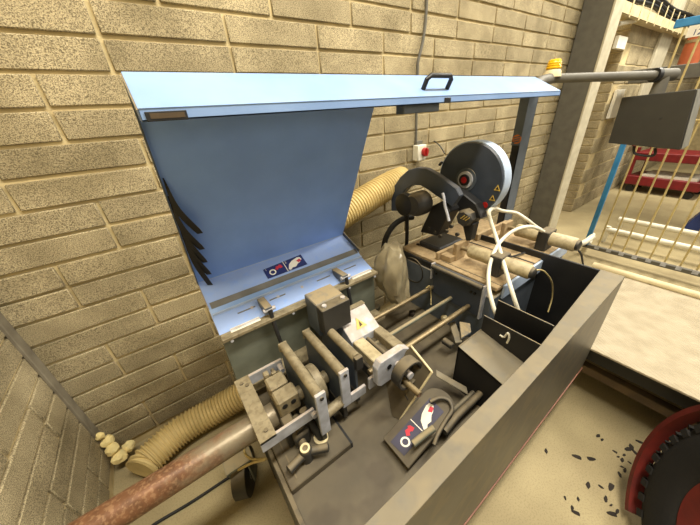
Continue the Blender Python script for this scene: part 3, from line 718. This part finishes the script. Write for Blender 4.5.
t = thing('clamp_stud', 'dark threaded stud standing in a washer beside the star knob', 'stud', W(321, 437, Z=.56))
sc = W(321, 437, Z=.565)
part('washer', MB().annulus((sc.x, sc.y, .56), (0, 0, 1), .016, .027, .008, 24), M['cream'], t)
part('stud', MB().cyl((sc.x, sc.y, .56), (sc.x - .03, sc.y + .045, .70), .014, 14), M['greyd'], t, smooth=True)
# ------------------------------------------------------------------ stock pipe
t = thing('stock_pipe', 'long rusty steel pipe lying in the clamp frame', 'pipe', (-.4, .75, .64))
py, pz, pr = .700, .670, .043
part('pipe_wall', MB().rings([(-1.15 + .0445 * i, py, pz) for i in range(29)], pr, 32, cap=False), M['pipe'], t, smooth=True)
part('pipe_bore', MB().annulus((-1.15, py, pz), (1, 0, 0), pr - .006, pr, .3, 32), M['rust'], t, smooth=True)

# ------------------------------------------------------------------ ducts, bag, hoses
def duct(pts, r, label, pitch=.019):
    path = spline(pts, 40); out = [path[0]]; acc = 0
    for a, b in zip(path, path[1:]):
        L = (b - a).length; s = pitch / 4 - acc
        while s < L: out.append(a.lerp(b, s / L)); s += pitch / 4
        acc = L - (s - pitch / 4)
    rad = [r + (.0055 * (1 if i % 4 in (1, 2) else -1)) for i in range(len(out))]
    mb = MB().rings(out, rad, 28, cap=False)
    mb.rings([out[0] , out[2], out[3]], [r * .9, r * .9, r * .9], 28, cap=True)
    return solo('corrugated_duct', mb, M['duct'], label, 'duct', 'tan corrugated ducts', smooth=False)
duct([W(141, 470, Z=.10), W(150, 458, Z=.10), W(180, 431, Z=.105), W(215, 410, Z=.11), W(245, 393, Z=.14), W(275, 375, Z=.2)], .075, 'tan corrugated duct lying on the floor along the wall')
duct([W(318, 228, Y=1.36), W(340, 216, Y=1.36), W(360, 203, Y=1.36), W(378, 192, Y=1.36), W(392, 184, Y=1.37), W(402, 179.5, Y=1.39)], .082, 'tan corrugated duct rising behind the hood to the saw')
hose('black_hose', [W(383, 252, Y=1.2), W(386, 238, Y=1.2), W(393, 226, Y=1.2), W(403, 219, Y=1.19), W(413, 217, Y=1.17)], .018, M['blackd'], 'thick black hose arching behind the saw table', 'hose', 'black hoses behind the saw')
hose('black_hose', [W(406, 252, Y=1.17), W(407, 235, Y=1.17), W(407, 218, Y=1.17), W(408, 206, Y=1.17)], .012, M['blackd'], 'straight black hose hanging from the motor', 'hose', 'black hoses behind the saw')
# crumpled plastic bag
mb = MB(); nU, nV = 30, 14; ring = []
cen = [(392, 246, .95), (392, 252, .95), (392, 262, .94), (392, 274, .93), (393, 284, .92), (396, 293, .90), (399, 299, .89)]
rads = [.05, .085, .105, .112, .105, .085, .07]
cs = [W(x, y, Y=Y_) for x, y, Y_ in cen]
sp = spline(cs, 2); rp_ = [rads[min(i // 2, 6)] if i % 2 == 0 else (rads[i // 2] + rads[min(i // 2 + 1, 6)]) / 2 for i in range(len(sp))]
for i, p in enumerate(sp):
    for k in range(nU):
        a = 2 * math.pi * k / nU
        r = rp_[i] * (1 + .16 * math.sin(3 * a + i * .25) + .10 * math.sin(7 * a + i * .5) + random.uniform(-.05, .05))
        ring.append(p + V((math.cos(a) * r * .75, math.sin(a) * r * .75, .012 * math.sin(4 * a + i))))
fs = [(i * nU + k, i * nU + (k + 1) % nU, (i + 1) * nU + (k + 1) % nU, (i + 1) * nU + k) for i in range(len(sp) - 1) for k in range(nU)]
mb.add(ring, fs + [list(range(nU))])
bag = solo('plastic_bag', mb, M['ductbag'], 'crumpled dusty plastic bag standing on the bed by the saw table', 'bag', smooth=True)
hose('bag_string', [W(392, 299, Z=.62), W(402, 296, Z=.63), W(409, 297, Z=.62), W(408, 302, Z=.62), W(398, 304, Z=.62)], .003, M['wire'], 'loop of pale wire in front of the plastic bag', 'wire')
solo('hose_clip', MB().tube([W(426, 288, Z=.72), W(430, 286, Z=.73), W(431, 295, Z=.66), W(431, 305, Z=.62)], .003, 6), M['wire'], 'thin pale wire tied round the rear guide rod', 'wire')
# small scraps in the bed
for i, (x, y, s, mm, lb) in enumerate(((376, 307, .03, 'ledge', 'bright ledge scrap by the bag'), (412, 313, .02, 'flake', 'dark swarf heap between the guide rods'), (444, 318, .018, 'cream', 'pale scrap beside the front guide rod'), (372, 311, .024, 'ledge', 'small slotted steel scrap behind the warning plate'))):
    p = W(x, y, Z=.545); m_ = MB()
    pr_ = [p + V((math.cos(a) * s * random.uniform(.6, 1.3), math.sin(a) * s * random.uniform(.6, 1.3), -.014)) for a in [k * math.pi / 3 for k in range(6)]]
    m_.prism(pr_, (0, 0, .02 + s * .3)); solo('metal_scrap', m_, M[mm], lb, 'scrap', 'scraps lying in the bed', bev=.003)

# ------------------------------------------------------------------ control pendant on its arm
t = thing('control_pendant', 'dark grey control box hanging from a swivel arm with yellow beacon', 'control box', (2.9, .5, 1.26))
XB = 2.85
part('housing', MB().prism([W(622, 97.5, X=XB), W(697, 89, X=XB), W(680, 150, X=XB), W(608, 143, X=XB)], (.22, 0, 0)), M['box'], t, .004)
a_, b_, c_, d_2 = W(697, 89, X=XB), W(680, 150, X=XB), None, None
part('lit_side', MB().prism([a_ + V((.01, -.002, -.004)), b_ + V((.01, -.002, .004)), b_ + V((.21, -.002, .004)), a_ + V((.21, -.002, -.004))], (0, -.004, 0)), M['boxlit'], t, .001)  # paler slab, brighter light on this side put into the colour
part('bracket_handle', MB().tube([W(634, 146, X=XB + .05), W(634, 152, X=XB + .05), W(638, 154.5, X=XB + .05), W(650, 156, X=XB + .05), W(655, 154, X=XB + .05), W(655, 148, X=XB + .05)], .008, 8), M['black'], t, smooth=True)
part('screw', MB().cyl(W(661, 118, X=XB), W(661, 118, X=XB - .004), .007, 10), M['black'], t)
e0, e1 = V((2.27, .95, 1.722)), W(664, 75, X=2.93)
part('arm', MB().cyl(e0, e1, .026, 20), M['column'], t, smooth=True)
jn = part('swivel_joint', MB().rings([e1 + (e0 - e1).normalized() * .05, e1 - (e0 - e1).normalized() * .07], .036, 20), M['column'], t, smooth=True)
part('collar', MB().rings([e1 + (e0 - e1).normalized() * .07, e1 + (e0 - e1).normalized() * .045], .04, 20), M['black'], jn, smooth=True)
part('drop_tube', MB().rings([e1 + V((0, 0, 0)), V((e1.x, e1.y, 1.58))], [.034, .04], 16), M['column'], t, smooth=True)
part('arm_bracket', MB().rings([V((1.96, .92, 1.66)), V((2.10, .935, 1.705)), e0], [.03, .03, .032], 14), M['column'], t, smooth=True)
bc = V((2.27, .95, 1.728))
be = part('beacon_base', MB().rings([bc, bc + V((0, 0, .03)), bc + V((0, 0, .042))], [.052, .046, .036], 24), M['cream'], t, smooth=True)
part('beacon_lens', MB().rings([bc + V((0, 0, z)) for z in (.042, .045, .052, .056, .063, .067, .074, .078, .088, .094, .0945)], [.034, .041, .042, .038, .041, .037, .039, .035, .034, .026, .001], 24), M['yellow'], be, smooth=True, label='yellow ribbed beacon lens')

# ------------------------------------------------------------------ platform with ribbed mat, pipe
t = thing('mat_platform', 'low platform covered with a pale ribbed mat beyond the front guard', 'platform', (2.1, -.3, 0))
MZ = .43
part('ribbed_mat', MB().box(1.612, 2.585, -1.6, .47, MZ - .012, MZ), M['matt'], t, .002)
part('shade_deck', MB().box(1.64, 2.58, -1.6, .47, MZ - .10, MZ - .012), M['black'], t, .002)  # coloured black to paint in the shaded gap below the mat
part('tube_edge', MB().cyl((2.61, -1.6, MZ + .01), (2.61, .47, MZ + .01), .026, 18), M['cream'], t, smooth=True, label='cream tube along the far edge')
part('rail', MB().box(1.68, 1.73, -1.6, .5, .20, .25), M['dkwood'], t, .003)
for yy in (-1.5, .42): 
    for xx in (1.7, 2.5): part('leg', MB().box(xx, xx + .04, yy, yy + .04, 0, MZ - .10), M['black'], t, .003)

# ------------------------------------------------------------------ wire gate
GX = 3.82
t = thing('wire_gate', 'blue framed wire gate with pale upright rods', 'gate', (GX, -.3, 0))
gp = W(583, 245, X=GX); zt = W(690, 25, X=GX).z
part('blue_post', MB().box(GX - .02, GX + .02, gp.y - .045, gp.y - .005, .1, 1.55), M['gateblue'], t, .003)
part('top_rail', MB().box(GX - .02, GX + .02, -2.2, W(674, 27, X=GX).y, zt - .005, zt + .05), M['gateblue'], t, .003)
part('bottom_rail', MB().box(GX - .02, GX + .02, -2.2, gp.y, .085, .125), M['column'], t, .003)
part('mid_rail', MB().box(GX - .012, GX + .012, -2.2, gp.y - .045, 1.37, 1.385), M['wire'], t, .002)
y = gp.y - .13; k = 0
while y > -2.1:
    part('rod', MB().cyl((GX, y, .12), (GX, y, zt), .0075, 8), M['wire'], t, smooth=True)
    if k < 14: part('clip', MB().box(GX - .026, GX - .02, y - .02, y + .02, .10, .14), M['light'], t)
    y -= .105; k += 1
sy_ = W(689, 30, X=GX).y
sg = part('sign_plate', MB().box(GX - .03, GX - .022, sy_ - .4, sy_, zt - .085, zt - .01), M['cwhite'], t)
part('lettering', text_mb('121', V((GX - .0305, sy_ - .03, zt - .075)), (0, -1, 0), (0, 0, 1), .055), M['deepblue'], sg)
part('corner_brace', MB().cyl((GX, gp.y - .04, .13), (GX + .35, gp.y + .02, .12), .025, 10), M['white'], t, smooth=True)
t = thing('floor_barrier', 'white low tube barrier on the floor behind the wire gate', 'barrier', (4.7, -.2, 0))
part('tube', MB().cyl((4.72, .78, .20), (4.55, -2.6, .20), .03, 12), M['white'], t, smooth=True)
part('tube', MB().cyl((4.35, .80, .16), (4.2, -2.6, .16), .03, 12), M['white'], t, smooth=True)
for xx, yy in ((4.72, .75), (4.35, .78), (4.6, -1.5), (4.24, -1.5)): part('foot', MB().cyl((xx, yy, 0), (xx, yy, .2), .025, 10), M['white'], t)

# ------------------------------------------------------------------ red trolleys, barrel and other things beyond the gate
def trolley(x, y, rz, s, label):
    t = thing('red_trolley', label, 'trolley', (0, 0, 0), 'red trolleys beyond the gate')
    def bx(*a): return MB().box(*[q * s for q in a])
    part('lower_tray', bx(-.5, .5, -.32, .32, .14, .30), M['trred'], t, .01)
    part('upper_tray', bx(-.5, .5, -.32, .32, .58, .72), M['trred'], t, .01)
    for i in (-1, 1):
        for j in (-1, 1):
            part('post', bx(i * .47 - .02, i * .47 + .02, j * .29 - .02, j * .29 + .02, .28, .80), M['trred'], t)
            part('caster', MB().cyl(V((i * .4, j * .25 - .02, .06)) * s, V((i * .4, j * .25 + .02, .06)) * s, .06 * s, 16), M['black'], t)
    part('shelf_goods', bx(-.42, .3, -.25, .25, .30, .34), M['white'], t)
    part('push_handle', MB().tube([V((.5, -.25, .75)) * s, V((.6, -.25, .85)) * s, V((.6, .25, .85)) * s, V((.5, .25, .75)) * s], .018 * s, 8, 4), M['trred'], t)
    t.location = (x, y, 0); t.rotation_euler = (0, 0, rz)
trolley(7.4, .82, 1.45, .95, 'red two-tier trolley nearest the sunlit wall')
trolley(7.7, -.33, 1.4, .95, 'red two-tier trolley in the middle of the row')
trolley(8.1, -1.5, 1.35, .95, 'red two-tier trolley furthest right behind the rods')
pt = W(694, 232, Z=.05)
t = thing('pallet_truck', 'deep blue pallet truck body partly hidden behind the gate rods', 'truck', (pt.x, pt.y - .3, 0))
part('body', MB().prism([pt + V((0, .12, 0)), pt + V((0, -.75, 0)), pt + V((0, -.75, .55)), pt + V((0, -.35, .55)), pt + V((0, 0, .30))], (.35, 0, 0)), M['deepblue'], t, .01)
part('fork', MB().box(pt.x + .3, pt.x + 1.2, pt.y - .3, pt.y - .14, .05, .12), M['black'], t, .005)
for q_ in (0, -.6): part('roller_wheel', MB().cyl((pt.x + .1, pt.y + q_ - .03, .05), (pt.x + .1, pt.y + q_ + .03, .05), .05, 14), M['black'], t)
t = thing('storage_barrel', 'terracotta barrel on a shelf behind the top of the gate', 'barrel', (5.6, .6, 1.9))
bc_ = W(694, 48, X=5.6)
part('shell', MB().rings([V((5.6, bc_.y, bc_.z + z)) for z in (-.16, -.155, 0, .125, .13)], [.075, .085, .09, .085, .075], 28), M['terracotta'], t, smooth=True)
part('hoop', MB().annulus((5.6, bc_.y, bc_.z + .05), (0, 0, 1), .084, .092, .03, 32), M['wood'], t)
t = thing('wall_shelf', 'grey timber shelf rack behind the gate carrying the barrel', 'shelf', (5.6, .2, 0))
zt2 = bc_.z - .165
part('beam', MB().box(5.3, 5.95, -2.5, bc_.y + .42, zt2 - .14, zt2), M['column'], t, .004)
part('upright', MB().box(5.35, 5.43, -2.0, -1.92, 0, zt2 - .14), M['column'], t, .003)
# cable tray high on the far wall
t = thing('cable_tray', 'white cable tray with dark cables high on the sunlit wall', 'cable tray', (6, 1.4, 2.7))
zt3 = W(640, 19, Y=1.33).z
part('tray', MB().box(4.2, 9.0, 1.33, 1.44, zt3, zt3 + .012), M['cream'], t)
part('tray_lip', MB().box(4.2, 9.0, 1.325, 1.335, zt3, zt3 + .09), M['cream'], t)
for k in range(14): part('hanger', MB().box(4.3 + k * .32, 4.33 + k * .32, 1.32, 1.325, zt3 - .02, zt3 + .2), M['cream'], t)
for k in range(3):
    part('cable', MB().tube([(4.6, 1.37, zt3 + .13 + k * .05), (5.5, 1.36, zt3 + .16 + k * .04), (6.4, 1.37, zt3 + .12 + k * .05), (7.4, 1.36, zt3 + .15 + k * .045), (9.0, 1.37, zt3 + .13 + k * .05)], .024, 8), M['black'], t)
p = W(612, 20, Y=1.40)
solo('strip_light_pipe', MB().cyl(W(618, 24, Y=1.40), W(642, 19, Y=1.40), .022, 12), M['white'], 'short white pipe under the cable tray', 'pipe', smooth=True)
p = W(621, 43, Y=1.42); solo('wall_notice', MB().box(p.x - .16, p.x + .14, 1.405, 1.444, p.z - .06, p.z + .06), M['cwhite'], 'upper white junction box beside the grey column', 'box', bev=.004)
p = W(616, 104, Y=1.42); solo('wall_notice', MB().box(p.x - .14, p.x + .14, 1.405, 1.444, p.z - .17, p.z + .17), M['cwhite'], 'white wall notice beside the control box', 'notice', bev=.002)

# ------------------------------------------------------------------ wheel at lower right
t = thing('rubber_wheel', 'black tyre with red rim and red guard hoop at the lower right', 'wheel', (1.1, -.45, 0))
ax = V((.492, -.853, -.174)).normalized(); wc_ = V((1.01, -.38, .412)) + ax * .10
UP = (V((0, 0, 1)) - ax * ax.z).normalized(); sd = ax.cross(UP)
def lathe(pr, n=56, a0=0, a1=360):
    mb = MB(); vs_ = []; full = a1 - a0 >= 360; m_ = len(pr); k_ = n if full else n + 1
    for i in range(k_):
        a = math.radians(a0 + (a1 - a0) * i / n); d = UP * math.cos(a) + sd * math.sin(a)
        vs_ += [wc_ + ax * h + d * r for h, r in pr]
    return mb.add(vs_, [(i * m_ + k, i * m_ + (k + 1) % m_, ((i + 1) % k_) * m_ + (k + 1) % m_, ((i + 1) % k_) * m_ + k) for i in range(n) for k in range(m_)])
ty = part('tyre', lathe([(-.06, .20), (-.095, .22), (-.112, .265), (-.112, .335), (-.095, .378), (-.06, .396), (.06, .396), (.095, .378), (.112, .335), (.112, .265), (.095, .22), (.06, .20)]), M['tyre'], t, smooth=True)
for i in range(40):
    a = 2 * math.pi * i / 40; d = UP * math.cos(a) + sd * math.sin(a); tg = UP * -math.sin(a) + sd * math.cos(a)
    for sgn in (-1, 1):
        part('tread_block', MB().obox(wc_ + d * .398 + ax * .05 * sgn, ax * .036, tg * .014 + ax * .008 * sgn, d * .006), M['tyre'], ty)
    part('sidewall_block', MB().obox(wc_ + d * .366 - ax * .103, ax * .006 - d * .003, tg * .013, d * .014), M['tyre'], ty)
part('rim', lathe([(-.05, .12), (-.085, .18), (-.098, .217), (-.08, .222), (.08, .222), (.08, .12)]), M['rimred'], t, smooth=True, label='red rim')
part('hub', MB().rings([wc_ + ax * h for h in (-.07, -.06, .05)], [.08, .12, .13], 32), M['rimred'], t, smooth=True)
part('guard_hoop', lathe([(-.108, .428), (-.108, .449), (-.06, .449), (-.06, .428)], 36, -146, -62), M['rimred'], t, label='red guard hoop')

# ------------------------------------------------------------------ caster, cable, foam and debris on the floor
t = thing('caster_wheel', 'grey caster wheel with worn tread under the end of the bed', 'caster', W(240, 490, Z=0))
cw = W(244, 472, Z=.11)
cx_ = V((.9, -.42, 0)).normalized(); 
part('tyre', MB().rings([cw - cx_ * .035, cw - cx_ * .03, cw + cx_ * .03, cw + cx_ * .035], [.085, .105, .105, .085], 28), M['greyd'], t, smooth=True)
part('hub', MB().cyl(cw - cx_ * .04, cw + cx_ * .04, .035, 20), M['column'], t, .002)
for s in (-1, 1): part('fork', MB().obox(cw + cx_ * .048 * s + V((0, 0, .05)), cx_ * .004, V((-cx_.y, cx_.x, 0)) * .035, (0, 0, .09)), M['grey'], t, .002)
part('top_plate', MB().obox(cw + V((0, 0, .145)), (.06, 0, 0), (0, .06, 0), (0, 0, .006)), M['grey'], t, .001)
hose('black_cable', [W(140, 535, Z=.008), W(158, 522, Z=.008), (W(190, 503, Z=.008)), W(222, 482, Z=.008), W(240, 470, Z=.01)], .007, M['blackd'], 'black cable lying on the floor below the pipe', 'cable')
hose('white_wire', [W(238, 470, Z=.40), W(252, 463, Z=.42), W(266, 459, Z=.45), W(252, 459, Z=.42), W(245, 453, Z=.42), W(246, 444, Z=.45), W(256, 437, Z=.5)], .005, M['wire'], 'pale wire loop hanging at the bed end', 'wire')
for (x, y, s, yy, lb) in ((100, 436, .020, 1.47, 'topmost small yellow foam lump in the wall corner'), (107, 441, .030, 1.47, 'yellow foam lump below the topmost one'), (112, 449, .033, 1.44, 'yellow foam lump in the middle of the corner heap'), (128, 447, .032, 1.46, 'yellow foam lump at the right of the corner heap'), (119, 457, .036, 1.42, 'lowest yellow foam lump beside the duct end')):
    p = W(x, y, Y=yy); b_m = bmesh.new(); bmesh.ops.create_icosphere(b_m, subdivisions=2, radius=s)
    mb = MB(); mb.add([p + v.co * random.uniform(.78, 1.12) for v in b_m.verts], [[v.index for v in f.verts] for f in b_m.faces]); b_m.free()
    solo('foam_lump', mb, M['foam'], lb, 'foam', 'foam lumps in the corner')
fl = [(598, 436), (602, 440), (615, 452), (618, 457), (622, 460), (624, 455), (628, 449), (631, 447), (634, 452), (640, 442), (622, 467), (625, 471), (630, 463), (619, 474), (588, 485), (601, 487), (611, 487), (565, 498), (578, 499), (572, 508), (576, 513), (606, 500), (611, 505), (617, 511), (612, 514), (546, 451), (577, 457), (591, 459)]
fmesh = []
for k in range(4):
    mb = MB().prism([(math.cos(a) * random.uniform(.4, 1) * .016, math.sin(a) * random.uniform(.3, 1) * .008, 0) for a in [i * math.pi / 3.5 for i in range(7)]], (0, 0, .003))
    me = mesh_of(mb, V((0, 0, 0))); me.materials.append(M['flake']); fmesh.append(me)
for x, y in fl:
    o = bpy.data.objects.new('dark_flake', random.choice(fmesh)); COL.objects.link(o); o.location = W(x, y, Z=0) + V((0, 0, .0003)); o.rotation_euler = (0, 0, random.uniform(0, 6.3))
    s = random.uniform(.7, 1.7); o.scale = (s, s, 1)
    tag(o, 'dark brittle flake on the floor near the tyre', 'debris', 'dark flakes on the floor')
